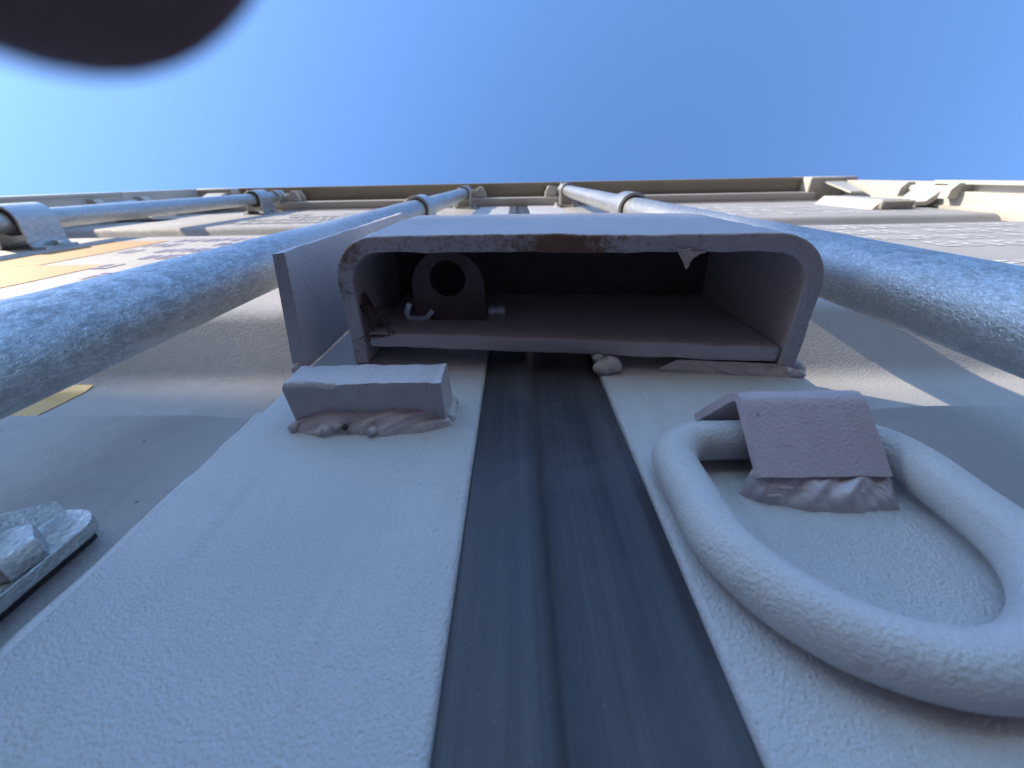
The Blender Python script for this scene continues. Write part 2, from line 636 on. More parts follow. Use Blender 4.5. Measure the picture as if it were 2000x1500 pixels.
# header with gutter lip
bm = bmesh.new()
box(bm, XL + 165, XR - 165, -60, 26, 1578, HT - 22, 2)
hd = part("header", bm, PAINT_POST)
bm = bmesh.new()
prof = [(-40, HT - 21), (60, HT - 21), (64, HT - 27), (73, HT - 27), (74, HT - 24), (73, HT - 3), (70, HT), (-40, HT)]
K = 60
prism(bm, prof, XL + 30, XR - 30, 'X', steps=K)
for v in bm.verts:
    if v.co.y < -0.05:
        v.co.z += 0.0035 * noise.noise(Vector((v.co.x * 3.0, 0, 1)))
part("rain_gutter", bm, paint("gutter_paint", (0.34, 0.31, 0.24), 0.6, 0.3, 300.0, 0.6), hd)
for xa in (1105, -1130):
    bm = bmesh.new()
    w0, w1 = 42, 22
    c = xa + 42
    vs = [W(c - w0, 74, 1668), W(c + w0, 74, 1668), W(c + w1, 30, 1490), W(c - w1, 30, 1490),
          W(c - w0, 68, 1668), W(c + w0, 68, 1668), W(c + w1, 24, 1490), W(c - w1, 24, 1490)]
    vs = [bm.verts.new(v) for v in vs]
    for f in ((0, 1, 2, 3), (7, 6, 5, 4), (0, 4, 5, 1), (1, 5, 6, 2), (2, 6, 7, 3), (3, 7, 4, 0)):
        bm.faces.new([vs[i] for i in f])
    bmesh.ops.bevel(bm, geom=bm.edges[:], offset=0.0015, segments=2, affect='EDGES')
    part("gusset_plate", bm, PAINT_POST, hd)

# corner posts: an open channel with the hinge pockets
for side in (1, -1):
    cx = 14
    def sx(x):
        return cx + side * (x - cx)
    bm = bmesh.new()
    prof = [(1180, 65), (1233, 65), (1233, -110), (1170, -110), (1170, 2), (1180, 6), (1180, 39), (1206, 40), (1206, 55), (1180, 56)]
    top = 1268
    if side < 0:
        prof = [(1178, 75), (1233, 75), (1233, -110), (1170, -110), (1170, 30), (1182, 44), (1186, 46), (1186, 68), (1178, 69)]
        top = 1292
    prof = [(sx(a), b) for a, b in prof]
    prism(bm, prof, -955, top, 'h', bev=1.5)
    p = part("corner_post", bm, PAINT_POST, label=("right corner post, sunlit" if side > 0 else "left corner post, in shade"))
    bm = bmesh.new()
    prism(bm, [(sx(a), b) for a, b in [(1188, 62 if side > 0 else 74), (1233, 62 if side > 0 else 74), (1233, -110), (1188, -110)]], top + 1, 1615, 'h', bev=1.5)
    part("post_head", bm, PAINT_POST, p)
    # hinges
    for hh in (1270, 640, 60, -520):
        bm = bmesh.new()
        prism(bm, [(sx(a), b) for a, b in [(1065, 3), (1150, 3), (1172, 20), (1186, 40), (1176, 46), (1160, 30), (1142, 13), (1065, 11)]], hh - 45, hh + 45, 'h', bev=1.5)
        hg = part("hinge", bm, PAINT_POST)
        bm = bmesh.new()
        tube(bm, [W(sx(1182), 43, hh - 62 + 124 * i / 8) for i in range(9)], 0.010, 16)
        part("hinge_pin", bm, STEEL if side < 0 else PAINT_POST, hg)
        for dh in (-78, 78):
            bm = bmesh.new()
            prism(bm, [(sx(a), b) for a, b in [(1150, 22), (1215, 22), (1215, 60), (1168, 60), (1152, 44)]], hh + dh - 14, hh + dh + 14, 'h', bev=2)
            part("hinge_lug", bm, PAINT_POST, hg)
        for X, dh in ((1085, -25), (1085, 25), (1120, -25), (1120, 25)):
            bm = bmesh.new()
            hexbolt(bm, sx(X), 11.2, hh + dh, 8, 6)
            part("hinge_bolt", bm, PAINT_POST, hg)

# vent cover on the right leaf close to the upper hinge: a sloped box with a mesh side
bm = bmesh.new()
prism(bm, [(965, -3), (1085, -3), (1062, 22), (990, 22)], 1185, 1420, 'h', bev=2)
vent = part("vent_cover", bm, PAINT_POST)
bm = bmesh.new()
for i in range(12):
    t = i / 11
    box(bm, 985 + 80 * t - 1.2, 985 + 80 * t + 1.2, -1, 20, 1176, 1184)
for j in range(5):
    box(bm, 980, 1068, 1 + 4.2 * j, 2.2 + 4.2 * j, 1178, 1182)
part("vent_grille", bm, PAINT_POST, vent, smooth=0)


# ------------------------------------------------------------------ lock rods with their guide brackets
def clamp_profile(Xc, nc, rr, half, n0):
    ds = [0, 0.3, 0.9, 1.8, 3.0, 4.6, 6.4, 8.2]
    pts = [(Xc + half - d, n0) for d in ds] + [(Xc + rr + 7, n0), (Xc + rr + 3.5, n0 + 2)]
    pts += [(Xc + rr + 1.5, n0 + 7), (Xc + rr, n0 + 14)]
    pts += arc(Xc, nc, rr, 0, 180, 22)
    pts += [(Xc - rr, n0 + 14), (Xc - rr - 1.5, n0 + 7), (Xc - rr - 3.5, n0 + 2), (Xc - rr - 7, n0)]
    pts += [(Xc - half + d, n0) for d in reversed(ds)]
    return pts


def guide_bracket(par, Xc, nc, h0, h1, half=40, bolt=True, rr=19.5, drop=0.0):
    bm = bmesh.new()
    prof = clamp_profile(Xc, nc, rr, half, -2.4)
    def cut(p):
        d = half - abs(p[0] - Xc)
        r = 8.2
        return r - math.sqrt(max(0.0, r * r - (r - d) ** 2)) if d < r else 0.0
    sheet_profile(bm, prof, -4.4, lambda p: h0 + cut(p), lambda p: h1 - cut(p) - drop * max(0.0, min(1.0, (p[1] - 6.0) / 10.0)), 'h')
    jitter(bm, 0.0003, 60.0)
    b = part("guide_bracket", bm, GALV, par, smooth=35)
    bv = b.modifiers.new("bevel", 'BEVEL')
    bv.width = 0.0007
    bv.segments = 2
    bv.limit_method = 'ANGLE'
    bv.angle_limit = R(50)
    for s in (-1, 1):
        bm = bmesh.new()
        x0, x1 = sorted((Xc + s * (rr + 8), Xc + s * (half - 3.0)))
        box(bm, x0, x1, -6.5, -2.5, h0 + 3.0, h1 - 4.0, 0.4)
        part("gap_shade_pad", bm, BLACK, par)  # black filler drawn for the shadow gap under the flange
    bm = bmesh.new()
    tube(bm, [W(Xc, nc, h0 + 5 + (h1 - h0 - drop - 10) * i / 4) for i in range(5)], (rr - 0.3) / 1000, 32)
    part("bush", bm, BLACK, par, smooth=60)
    if bolt:
        for s in (-1, 1):
            bm = bmesh.new()
            hexbolt(bm, Xc + s * (half - 7.5), 2.1, (h0 + h1) / 2 + (6 if h0 == 42 else 0), 8.5, 7.5, 0.15 * s + 0.2)
            part("bracket_bolt", bm, GALV, par)


def lock_rod(Xc, nc, brackets, lab, bold=True):
    bm = bmesh.new()
    N = 220
    path = [W(Xc, nc, -900 + 2520 * i / N) for i in range(N + 1)]
    tube(bm, path, 0.0172, 40, wob=0.02, wfreq=20.0)
    rod = part("lock_rod", bm, GALV, smooth=60, label=lab)
    for h0, h1, bolt in brackets:
        guide_bracket(rod, Xc, nc, h0, h1, bolt=bolt, drop=(24.0 if h0 == 42 else 0.0), rr=(23.0 if Xc < -500 else 19.5), half=(48 if Xc < -500 else 40))
    # cam head and the keeper on the header
    for dh in (0.0,):
        bm = bmesh.new()
        tube(bm, [W(Xc, nc, 1560 + 14 * i / 2) for i in range(3)], 0.0235, 28)
        part("rod_collar", bm, GALV, rod)
        bm = bmesh.new()
        sg = 1 if Xc > 14 else -1
        prism(bm, [(Xc - 20, nc - 18), (Xc + 20, nc - 18), (Xc + 24, nc + 4), (Xc + 12, nc + 22), (Xc - 14, nc + 22), (Xc - 24, nc + 4)], 1590, 1612, 'h', bev=2)
        part("cam_block", bm, GALV, rod)
        bm = bmesh.new()
        prism(bm, [(Xc - 9 * sg, nc - 10), (Xc - 52 * sg, nc - 16), (Xc - 56 * sg, nc + 2), (Xc - 46 * sg, nc + 12), (Xc - 9 * sg, nc + 10)], 1622, 1640, 'h', bev=2)
        part("locking_cam", bm, GALV, rod)
        bm = bmesh.new()
        prism(bm, [(Xc - 70 * sg, 26.5), (Xc - 30 * sg, 26.5), (Xc - 30 * sg, 40), (Xc - 44 * sg, 62), (Xc - 58 * sg, 62), (Xc - 70 * sg, 40)], 1600, 1616, 'h', bev=2)
        part("cam_keeper", bm, PAINT_POST, rod)
        bm = bmesh.new()
        prism(bm, [(Xc - 70 * sg, 26.5), (Xc - 30 * sg, 26.5), (Xc - 30 * sg, 40), (Xc - 44 * sg, 62), (Xc - 58 * sg, 62), (Xc - 70 * sg, 40)], 1645, 1660, 'h', bev=2)
        part("cam_keeper", bm, PAINT_POST, rod)
    return rod


rod1 = lock_rod(-176, 45, [(42, 97, True), (775, 835, True), (1510, 1550, True)], "inner lock rod of left leaf")
rod2 = lock_rod(180, 48, [(660, 715, True), (1510, 1550, True), (-140, -85, True)], "inner lock rod of right leaf")
rod3 = lock_rod(-858, 43, [(712, 778, True), (1430, 1500, True), (-40, 15, True)], "outer lock rod of left leaf")
# a handle hub on the lower rods, below the view, with its handle
for rod, Xc, nc, sg in ((rod1, -176, 45, -1), (rod2, 180, 48, 1)):
    bm = bmesh.new()
    box(bm, Xc - 26, Xc + 26, nc - 22, nc + 22, -430, -385, 5)
    part("handle_hub", bm, GALV, rod)
    bm = bmesh.new()
    box(bm, min(Xc, Xc + sg * 560), max(Xc, Xc + sg * 560), nc + 14, nc + 24, -418, -392, 3)
    part("rod_handle", bm, GALV, rod)


# ------------------------------------------------------------------ the lock box
def hb(X):
    return 204 - 0.085 * (X - 25)


def ht(X):
    return 320 - 0.10 * (X - 25)


LX0, LX1, LN, LT = -95.5, 148.0, 71.5, 8.4
outer = [(LX0, 0.5)] + [(LX0, 4 + 6 * i) for i in range(7)] + arc(LX0 + 25, LN - 25, 25, 180, 90, 10)
outer += [(LX0 + 25 + (LX1 - LX0 - 50) * i / 46, LN) for i in range(1, 46)]
outer += arc(LX1 - 25, LN - 25, 25, 90, 0, 10) + [(LX1, 40 - 6 * i) for i in range(7)] + [(LX1, 0.5)]
ri = 25 - LT
inner = [(LX1 - LT, 0.5)] + [(LX1 - LT, 4 + 6 * i) for i in range(7)] + arc(LX1 - 25, LN - 25, ri, 0, 90, 10)
inner += [(LX1 - 25 - (LX1 - LX0 - 50) * i / 46, LN - LT) for i in range(1, 46)]
inner += arc(LX0 + 25, LN - 25, ri, 90, 180, 10) + [(LX0 + LT, 40 - 6 * i) for i in range(7)] + [(LX0 + LT, 0.5)]
bm = bmesh.new()
H = 22
K = len(outer)
inn = list(reversed(inner))
rngs = []
for i in range(H + 1):
    t = i / H
    row = []
    for p in outer:
        row.append(bm.verts.new(W(p[0], p[1], hb(p[0]) * (1 - t) + ht(p[0]) * t)))
    row2 = []
    for p in inn:
        row2.append(bm.verts.new(W(p[0], p[1], hb(p[0]) * (1 - t) + ht(p[0]) * t)))
    rngs.append((row, row2))
for i in range(H):
    for w_ in (0, 1):
        for j in range(K - 1):
            bm.faces.new((rngs[i][w_][j], rngs[i][w_][j + 1], rngs[i + 1][w_][j + 1], rngs[i + 1][w_][j]))
    for j in (0, K - 1):
        bm.faces.new((rngs[i][0][j], rngs[i][1][j], rngs[i + 1][1][j], rngs[i + 1][0][j]))
for i in (0, H):
    for j in range(K - 1):
        bm.faces.new((rngs[i][0][j], rngs[i][0][j + 1], rngs[i][1][j + 1], rngs[i][1][j]))
bmesh.ops.recalc_face_normals(bm, faces=bm.faces[:])
rim = [e for e in bm.edges if e.calc_face_angle(0) > R(55)]
bmesh.ops.bevel(bm, geom=rim, offset=0.0011, segments=3, affect='EDGES', profile=0.5)
jitter(bm, 0.0005, 90.0)
jitter(bm, 0.0006, 24.0, seed=3.0)
lay = bm.verts.layers.float.new("rust")
for v in bm.verts:
    X, n, h = v.co.x * 1000, -v.co.y * 1000, v.co.z * 1000 - Z0
    edge = max(0.0, 1 - abs(h - hb(X)) / 3.0)
    r = 0.0
    r += 0.44 * math.exp(-((X - 26) / 20) ** 2) * edge * (1 if n > 60 else 0)
    r += 0.42 * math.exp(-((X + 88) / 7) ** 2 - ((n - 66) / 10) ** 2) * edge
    r += 0.36 * math.exp(-((X + 95) / 3) ** 2 - ((n - 44) / 5) ** 2) * edge
    r += (0.19 + 0.10 * math.exp(-((X + 20) / 60) ** 2)) * edge
    v[lay] = r
lockbox = part("lock_box", bm, PAINT_BOX, smooth=45)


def back_n(X):
    return 12.6 - 0.021 * (X - 25)


bm = bmesh.new()
NX, NH = 56, 16
g = {}
for i in range(NX + 1):
    X = -84.5 + (139.0 + 84.5) * i / NX
    for j in range(NH + 1):
        h = (hb(X) + 1.5) * (1 - j / NH) + (ht(X) - 1) * j / NH
        g[i, j, 0] = bm.verts.new(W(X, back_n(X) + 4.3, h))
        g[i, j, 1] = bm.verts.new(W(X, back_n(X) - 4.3, h))
for i in range(NX):
    for j in range(NH):
        bm.faces.new((g[i, j, 0], g[i + 1, j, 0], g[i + 1, j + 1, 0], g[i, j + 1, 0]))
        bm.faces.new((g[i, j, 1], g[i, j + 1, 1], g[i + 1, j + 1, 1], g[i + 1, j, 1]))
    for j in (0, NH):
        bm.faces.new((g[i, j, 0], g[i, j, 1], g[i + 1, j, 1], g[i + 1, j, 0]))
for i in (0, NX):
    for j in range(NH):
        bm.faces.new((g[i, j, 0], g[i, j + 1, 0], g[i, j + 1, 1], g[i, j, 1]))
bmesh.ops.recalc_face_normals(bm, faces=bm.faces[:])
rim = [e for e in bm.edges if e.calc_face_angle(0) > R(55)]
bmesh.ops.bevel(bm, geom=rim, offset=0.0012, segments=3, affect='EDGES', profile=0.5)
jitter(bm, 0.0006, 90.0, seed=5)
jitter(bm, 0.0004, 25.0, seed=9)
lay = bm.verts.layers.float.new("rust")
for v in bm.verts:
    v[lay] = 0.02
part("back_plate", bm, PAINT_BOX, lockbox, smooth=45)
# far closing plate of the box: its dark paint holds the shade inside
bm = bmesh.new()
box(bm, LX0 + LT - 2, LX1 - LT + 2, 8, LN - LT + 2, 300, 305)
part("end_plate", bm, RED_OXIDE_SHADE, lockbox)

# padlock eye plate inside
bm = bmesh.new()
cX, cn, ro, rh = -40.5, 42.5, 21.5, 10.6
out = [(cX - ro, 17)] + arc(cX, cn - 4, ro, 180, 0, 24) + [(cX + ro, 17)]
hole = arc(cX, cn + 1, rh, 180, -180, 36)
vo, vi = {}, {}
K1 = 36
# ring between hole and outline, matched by angle
def on_outline(a):
    d = Vector((math.cos(a), math.sin(a)))
    best = None
    for i in range(len(out)):
        p, q = Vector(out[i]), Vector(out[(i + 1) % len(out)])
        e = q - p
        den = d.x * e.y - d.y * e.x
        if abs(den) < 1e-9:
            continue
        w_ = p - Vector((cX, cn + 1))
        t = (w_.x * e.y - w_.y * e.x) / den
        u = (w_.x * d.y - w_.y * d.x) / den
        if t > 0 and -1e-6 <= u <= 1 + 1e-6 and (best is None or t < best):
            best = t
    return best
angs = sorted([2 * math.pi * i / K1 for i in range(K1)] + [math.atan2(17 - cn - 1, s * ro) % (2 * math.pi) for s in (-1, 1)])
rows = []
for a in angs:
    t = on_outline(a)
    row = []
    for h in (238, 248):
        row.append(bm.verts.new(W(cX + rh * math.cos(a), cn + 1 + rh * math.sin(a), h)))
        row.append(bm.verts.new(W(cX + t * math.cos(a), cn + 1 + t * math.sin(a), h)))
    rows.append(row)
for i in range(len(rows)):
    a, b = rows[i], rows[(i + 1) % len(rows)]
    bm.faces.new((a[0], a[1], b[1], b[0]))
    bm.faces.new((a[2], b[2], b[3], a[3]))
    bm.faces.new((a[0], b[0], b[2], a[2]))
    bm.faces.new((a[1], a[3], b[3], b[1]))
part("padlock_eye", bm, RED_OXIDE_SHADE, lockbox, smooth=40)
# slotted bolt end and a pale piece standing in for light through a gap
bm = bmesh.new()
tube(bm, [W(-17.5 + 4.2 * i / 2, 19.5, 250) for i in range(3)], 0.0042, 16)
tube(bm, [W(-12.4 + 5.0 * i / 2, 19.8, 250) for i in range(3)], 0.0040, 16)
tube(bm, [W(-18 + 10 * i / 2, 19.6, 250) for i in range(3)], 0.0026, 12)
part("bolt", bm, STEEL, lockbox)
bm = bmesh.new()
sheet_profile(bm, [(-66, 30), (-68.5, 24), (-67, 19.5), (-60, 18.2), (-54, 19.5), (-50, 24)], 3.0, 236, 245, 'h')
part("gap_light_piece", bm, STEEL, lockbox)

# the flange plate on the left side of the box
bm = bmesh.new()
prof = [(-128.5, 1.5), (-121.5, 64.5), (-115.5, 65.2), (-115.2, 63), (-119.5, 1.5)]
prism(bm, prof, lambda p: 207 - 0.02 * p[1], lambda p: 462 - 0.3 * p[1], 'h', steps=40)
ed = [e for e in bm.edges if e.calc_face_angle(0) > R(40)]
bmesh.ops.bevel(bm, geom=ed, offset=0.0010, segments=3, affect='EDGES', profile=0.5)
jitter(bm, 0.0005, 60.0, seed=2)
lay = bm.verts.layers.float.new("rust")
for v in bm.verts:
    n, h = -v.co.y * 1000, v.co.z * 1000 - Z0
    v[lay] = 0.40 * max(0, 1 - (h - 206) / 4.0) * math.exp(-((n - 52) / 14) ** 2) + 0.1 * max(0, 1 - (h - 204) / 4.0) if h < 208 else 0.0
part("side_flange", bm, PAINT_BOX, lockbox, smooth=45)

# paint peeling off the lip
bm = bmesh.new()
pts = [(72, 65.5), (77, 60.0), (80.5, 57.5), (82.5, 54.5), (84.0, 53.2), (85.2, 55.0), (86.5, 54.6), (86.2, 57.5), (89, 60.0), (94, 62.3), (100, 63.0), (97, 64.5), (88, 64.2), (84, 66.0), (78, 64.6)]
pts = [(82.5 + (a - 84) * 0.5, 63.5 + (b - 63.5) * 0.72) for a, b in pts]
prism(bm, pts, lambda p: 197.6 - 0.09 * (66 - p[1]), lambda p: 198.4 - 0.09 * (66 - p[1]), 'h')
jitter(bm, 0.0012, 160.0)
part("paint_flake", bm, FLAKE, lockbox, smooth=0)

# welds of the box to the door frames
def weld_bead(name, pts, rad, parent, mat=PAINT_ROUGH, amp=0.35, blobs=(), freq=120.0, n=60, flat=1.0):
    bm = bmesh.new()
    P_ = []
    segs = len(pts) - 1
    for i in range(n + 1):
        t = i / n * segs
        k = min(segs - 1, int(t))
        f = t - k
        a, b = pts[k], pts[k + 1]
        P_.append(W(*[a[m] * (1 - f) + b[m] * f for m in range(3)]))
    P_ = [p + Vector((0, 0, 0.0009 * noise.noise(Vector((i * 0.35, rad, 1))))) for i, p in enumerate(P_)]
    rr = [rad / 1000.0 * (1 + amp * noise.noise(Vector((i * 0.22, rad * 3, 0)))) * (0.55 if i in (0, n) else 1) for i in range(n + 1)]
    tube(bm, P_, rr, 16, wob=0.45, wfreq=freq)
    for c, r, s in blobs:
        blob(bm, W(*c), r, *s)
    return part(name, bm, mat, parent, smooth=75)


def fillet(top, bot, parent, bulge=1.8, ripple=1.1, freq=0.16, skew=0.9, seed=0.0, balls=(), n=110, m=14, mat=None):
    """smeared hand weld: a surface from a line on the part (X, n, h) to a line on the plate, with slanted ripples and frozen drops"""
    bm = bmesh.new()
    def at(line, t):
        t *= len(line) - 1
        k = min(len(line) - 2, int(t))
        f = t - k
        return Vector(line[k]) * (1 - f) + Vector(line[k + 1]) * f
    g = []
    for i in range(n + 1):
        t = i / n
        end = min(1.0, min(t, 1 - t) * 9) ** 0.5
        a = at(top, t)
        b = at(bot, t)
        b += Vector((0, 0, 1.6 * noise.noise(Vector((a.x * 0.13, seed, 0))) + 0.8 * noise.noise(Vector((a.x * 0.4, seed, 7)))))
        row = []
        for j in range(m + 1):
            u = j / m
            p = a * (1 - u) + b * u
            d = Vector((0, 0.75, -0.66))
            w = bulge * math.sin(math.pi * u) ** 0.8 * end
            q = Vector((p.x * freq + skew * u * 2.2, u * 1.5 + p.x * 0.03, seed))
            w += ripple * end * math.sin(math.pi * u) ** 0.5 * (noise.noise(q) + 0.55 * noise.noise(q * 2.3 + Vector((5, 0, 0))) + 0.25 * noise.noise(q * 5.1))
            p = p + d * w
            p.x += 0.8 * noise.noise(q + Vector((0, 9, 0))) * end
            if j == m:
                p.y = -1.0
            row.append(bm.verts.new(W(*p)))
        g.append(row)
    for i in range(n):
        for j in range(m):
            bm.faces.new((g[i][j], g[i + 1][j], g[i + 1][j + 1], g[i][j + 1]))
    for row in (g[0], g[-1]):
        mid = [bm.verts.new((v.co.x + (0.001 if row is g[-1] else -0.001), 0.002, v.co.z + 0.001)) for v in row]
        for j in range(m):
            bm.faces.new((row[j], row[j + 1], mid[j + 1], mid[j]))
    o = part("weld_bead", bm, mat or PAINT_WELD, parent, smooth=180)
    for c, r, sc in balls:
        bm = bmesh.new()
        blob(bm, W(*c), r, *sc, amp=0.12)
        part("weld_spatter", bm, PAINT_WELD, parent, smooth=180)
    return o


fillet([(78, 2.0, hb(80) - 0.5), (88, 6.3, hb(88) + 1.5), (115, 5.8, hb(115) + 1.5), (143, 5.0, hb(143) + 1.5), (150, 3.0, hb(150) + 3)],
       [(79, 0, 198.5), (112, 0, 193.5), (144, 0, 189.0), (153, 0, 192)], lockbox, bulge=0.8, ripple=1.3, freq=0.14, skew=0.4, seed=2.0,
       balls=[((148.5, 1.2, 190.5), 3.2, (1.2, 0.8, 0.9))])
weld_bead("weld_bead", [(44, 4.5, 202), (52, 4.0, 201)], 3.6, lockbox,
          blobs=[((52, 4.2, 199.5), 5.6, (1.05, 0.9, 1.0)), ((47, 2.5, 198), 5, (1.1, 0.8, 0.8)), ((44.5, 8, 201), 2.6, (1.3, 0.8, 0.6))], n=12)
weld_bead("weld_bead", [(-92, 1.5, hb(-92)), (-92, 1.5, hb(-92) + 100)], 3.2, lockbox)
weld_bead("weld_bead", [(-124, 1.0, 205), (-125, 1.0, 208)], 4.0, lockbox, n=6)
weld_bead("weld_bead", [(151, 1.5, 194), (151, 1.5, 306)], 4.0, lockbox)

# ------------------------------------------------------------------ the stop block under the box
bm = bmesh.new()
XA, XB = -98.0, -31.5
NX = 34
prof = [(1.0, 148.5), (19.6, 146.0)] + [(21.6, 146.6), (22.2, 148.5)] + [(22.0, 164.0), (20.5, 166.0), (1.0, 169.0)]
prism(bm, prof, XA, XB, 'X', steps=NX)
ed = [e for e in bm.edges if e.calc_face_angle(0) > R(60)]
bmesh.ops.bevel(bm, geom=ed, offset=0.0009, segments=2, affect='EDGES', profile=0.5)
jitter(bm, 0.0007, 60.0, seed=4)
jitter(bm, 0.0007, 190.0, seed=6)
lay = bm.verts.layers.float.new("rust")
for v in bm.verts:
    X, n, h = v.co.x * 1000, -v.co.y * 1000, v.co.z * 1000 - Z0
    v[lay] = 0.06 * (h < 150) + 0.08 * math.exp(-((X + 36) / 5) ** 2) * (h < 152)
block = part("stop_block", bm, PAINT_BOX, smooth=50)
fillet([(-98.5, 3.0, 149.0), (-82, 9.0, 148.0), (-68, 8.0, 148.2), (-52, 9.0, 148.0), (-40, 7, 148.4), (-30.5, 3.0, 149.5)],
       [(-99.5, 0, 144), (-84, 0, 139.5), (-70, 0, 141.5), (-58, 0, 139.0), (-42, 0, 141.5), (-28, 0, 147)], block, bulge=0.9, ripple=1.3, freq=0.11, skew=1.0, seed=5.0,
       balls=[((-97.5, 2.0, 145.0), 2.6, (1.0, 0.8, 1.1)), ((-82, 2.8, 140.8), 2.1, (1, 1, 1.05)), ((-77.5, 3.0, 142.6), 1.8, (1, 1, 1)), ((-61.5, 2.6, 139.8), 1.9, (1, 1, 1))])
bm = bmesh.new()
blob(bm, W(-73.6, 3.2, 141.8), 1.3, 1, 1, 1, amp=0.1)
part("pinhole_shade_dot", bm, BLACK, block)  # black ball standing in for the dark inside a pinhole
weld_bead("weld_bead", [(-30.8, 1.5, 150), (-30.8, 1.5, 168)], 2.6, block, n=20)

# ------------------------------------------------------------------ D ring and its bent strap
bm = bmesh.new()
st = [(7.0, 102.8), (15, 111.7), (22.9, 120.5), (24.2, 122.0), (24.7, 123.2), (24.2, 124.4), (23.0, 125.7), (12, 136.2), (1.0, 146.7)]
st = list(reversed(st))
XS0, XS1 = 77.2, 119.7
# prism along X with the strap thickness inwards
sheet_profile(bm, st, 3.3, XS0, XS1, 'X', steps=22)
for v in bm.verts:
    n = -v.co.y * 1000
    h = v.co.z * 1000 - Z0
    if h < 122:
        v.co.x += (122 - h) * 0.00004
ed = [e for e in bm.edges if e.calc_face_angle(0) > R(60)]
bmesh.ops.bevel(bm, geom=ed, offset=0.0007, segments=2, affect='EDGES', profile=0.5)
jitter(bm, 0.0005, 120.0, seed=8)
strap = part("ring_strap", bm, PAINT_STRAP, smooth=50)
fillet([(77.6, 9.5, 104.9), (92, 10.2, 105.2), (105, 9.8, 105.0), (120.0, 9.6, 104.9)],
       [(74.5, 0, 103.0), (82, 0, 97.5), (95, 0, 94.5), (110, 0, 94.0), (122, 0, 95.5), (127, 0, 104)], strap, bulge=2.0, ripple=2.4, freq=0.13, skew=0.6, seed=11.0,
       balls=[((86.5, 5.4, 100.0), 1.5, (2.2, 0.7, 0.6)), ((83.5, 3.2, 98.8), 1.2, (2.4, 0.7, 0.6)), ((103, 4.0, 98.2), 1.0, (2.2, 0.7, 0.5))])
weld_bead("weld_bead", [(79, 1.5, 147.5), (119, 1.5, 147.5)], 3.6, strap, n=30)

ring_root_loc = W(95, 0, 120)
cl = []
tx0, tx1, ty, by = 53.7, 132.5, 122.2, 45.0
rc = 15.0
cl += [(tx0 + rc + (tx1 - tx0 - 2 * rc) * i / 12, ty) for i in range(12)]
cl += arc(tx1 - rc, ty - rc, rc, 90, 0, 9)
mid, rad_ = (tx0 + tx1) / 2, (tx1 - tx0) / 2
cy = by + rad_
cl += [(tx1, ty - rc - (ty - rc - cy) * i / 6) for i in range(1, 6)]
cl += arc(mid, cy, rad_, 0, -180, 40)
cl += [(tx0, cy + (ty - rc - cy) * i / 6) for i in range(1, 6)]
cl += arc(tx0 + rc, ty - rc, rc, 180, 90, 9)[:-1]
path = []
for X, h in cl:
    n = 8.6 - (ty - h) * 0.008 + 0.3 * noise.noise(Vector((X * 0.05, h * 0.05, 1)))
    path.append(W(X, n, h))
# resample evenly
fine = []
for i in range(len(path)):
    a, b = path[i], path[(i + 1) % len(path)]
    k = max(1, int((b - a).length / 0.0012))
    fine += [a.lerp(b, j / k) for j in range(k)]
bm = bmesh.new()
tube(bm, fine, 0.0074, 36, closed=True, wob=0.05, wfreq=70.0)
ring = link("lashing_ring", bm, PAINT_ROUGH, None, smooth=75)
ring["label"] = "thick grey painted steel D ring hanging from a bent strap right of the rubber gasket"
ring["category"] = "ring"


# ------------------------------------------------------------------ stickers and stencilled marks
def n_at(h):
    """n of the door skin at a height"""
    for i in range(len(PROF) - 1):
        a, b = PROF[i], PROF[i + 1]
        if a[1] <= h <= b[1]:
            t = (h - a[1]) / max(1e-6, b[1] - a[1])
            return a[0] + (b[0] - a[0]) * t
    return -2.0


def wavn(X, h, sgn):
    return 0.9 * noise.noise(Vector((X * 0.006, h * 0.009, 3.0 * sgn)))


def decal_rect(bm, x0, x1, h0, h1, sgn, lift=0.5, step=12.0, skew=0.0):
    nx = max(1, int(abs(x1 - x0) // 30))
    nh = max(1, int(abs(h1 - h0) // step))
    g = {}
    for i in range(nx + 1):
        for j in range(nh + 1):
            h = h0 + (h1 - h0) * j / nh
            X = x0 + (x1 - x0) * i / nx + skew * (h - h0)
            g[i, j] = bm.verts.new(W(X, n_at(h) + wavn(X, h, sgn) + lift, h))
    for i in range(nx):
        for j in range(nh):
            bm.faces.new((g[i, j], g[i + 1, j], g[i + 1, j + 1], g[i, j + 1]))


# yellow sticker at the left, wrapping into the recess, then an orange band on the flat above
bm = bmesh.new()
decal_rect(bm, -700, -340, 170, 282, -1, 0.6, 4.0)
part("sticker", bm, YELLOW, doorL, label="yellow sticker in the recess")
bm = bmesh.new()
decal_rect(bm, -760, -560, 420, 560, -1, 0.6)
decal_rect(bm, -770, -660, 561, 800, -1, 0.6)
part("sticker", bm, ORANGE, doorL, label="orange sticker on the raised band")
rnd = random.Random(3)


def glyph_rows(name, parent, mat, sgn, rows, lab=None):
    """rows of unreadable stencil strokes, flat print on the skin"""
    bm = bmesh.new()
    for (x0, x1, h0, ch) in rows:
        x = x0
        while x < x1:
            w_ = ch * rnd.uniform(0.45, 0.75)
            s = ch * 0.16
            kind = rnd.randrange(5)
            if kind != 4:
                decal_rect(bm, x, x + s, h0, h0 + ch, sgn, 1.0)
                if kind in (0, 2):
                    decal_rect(bm, x + w_ - s, x + w_, h0, h0 + ch, sgn, 1.0)
                for f in ((0.0,), (0.84, 0.42), (0.84,), (0.0, 0.42, 0.84))[kind]:
                    decal_rect(bm, x + s, x + w_ - s if kind in (0, 2) else x + w_, h0 + f * ch, h0 + f * ch + s, sgn, 1.0)
            x += w_ + ch * 0.28
    return part(name, bm, mat, parent, smooth=0, label=lab, kind="stuff")


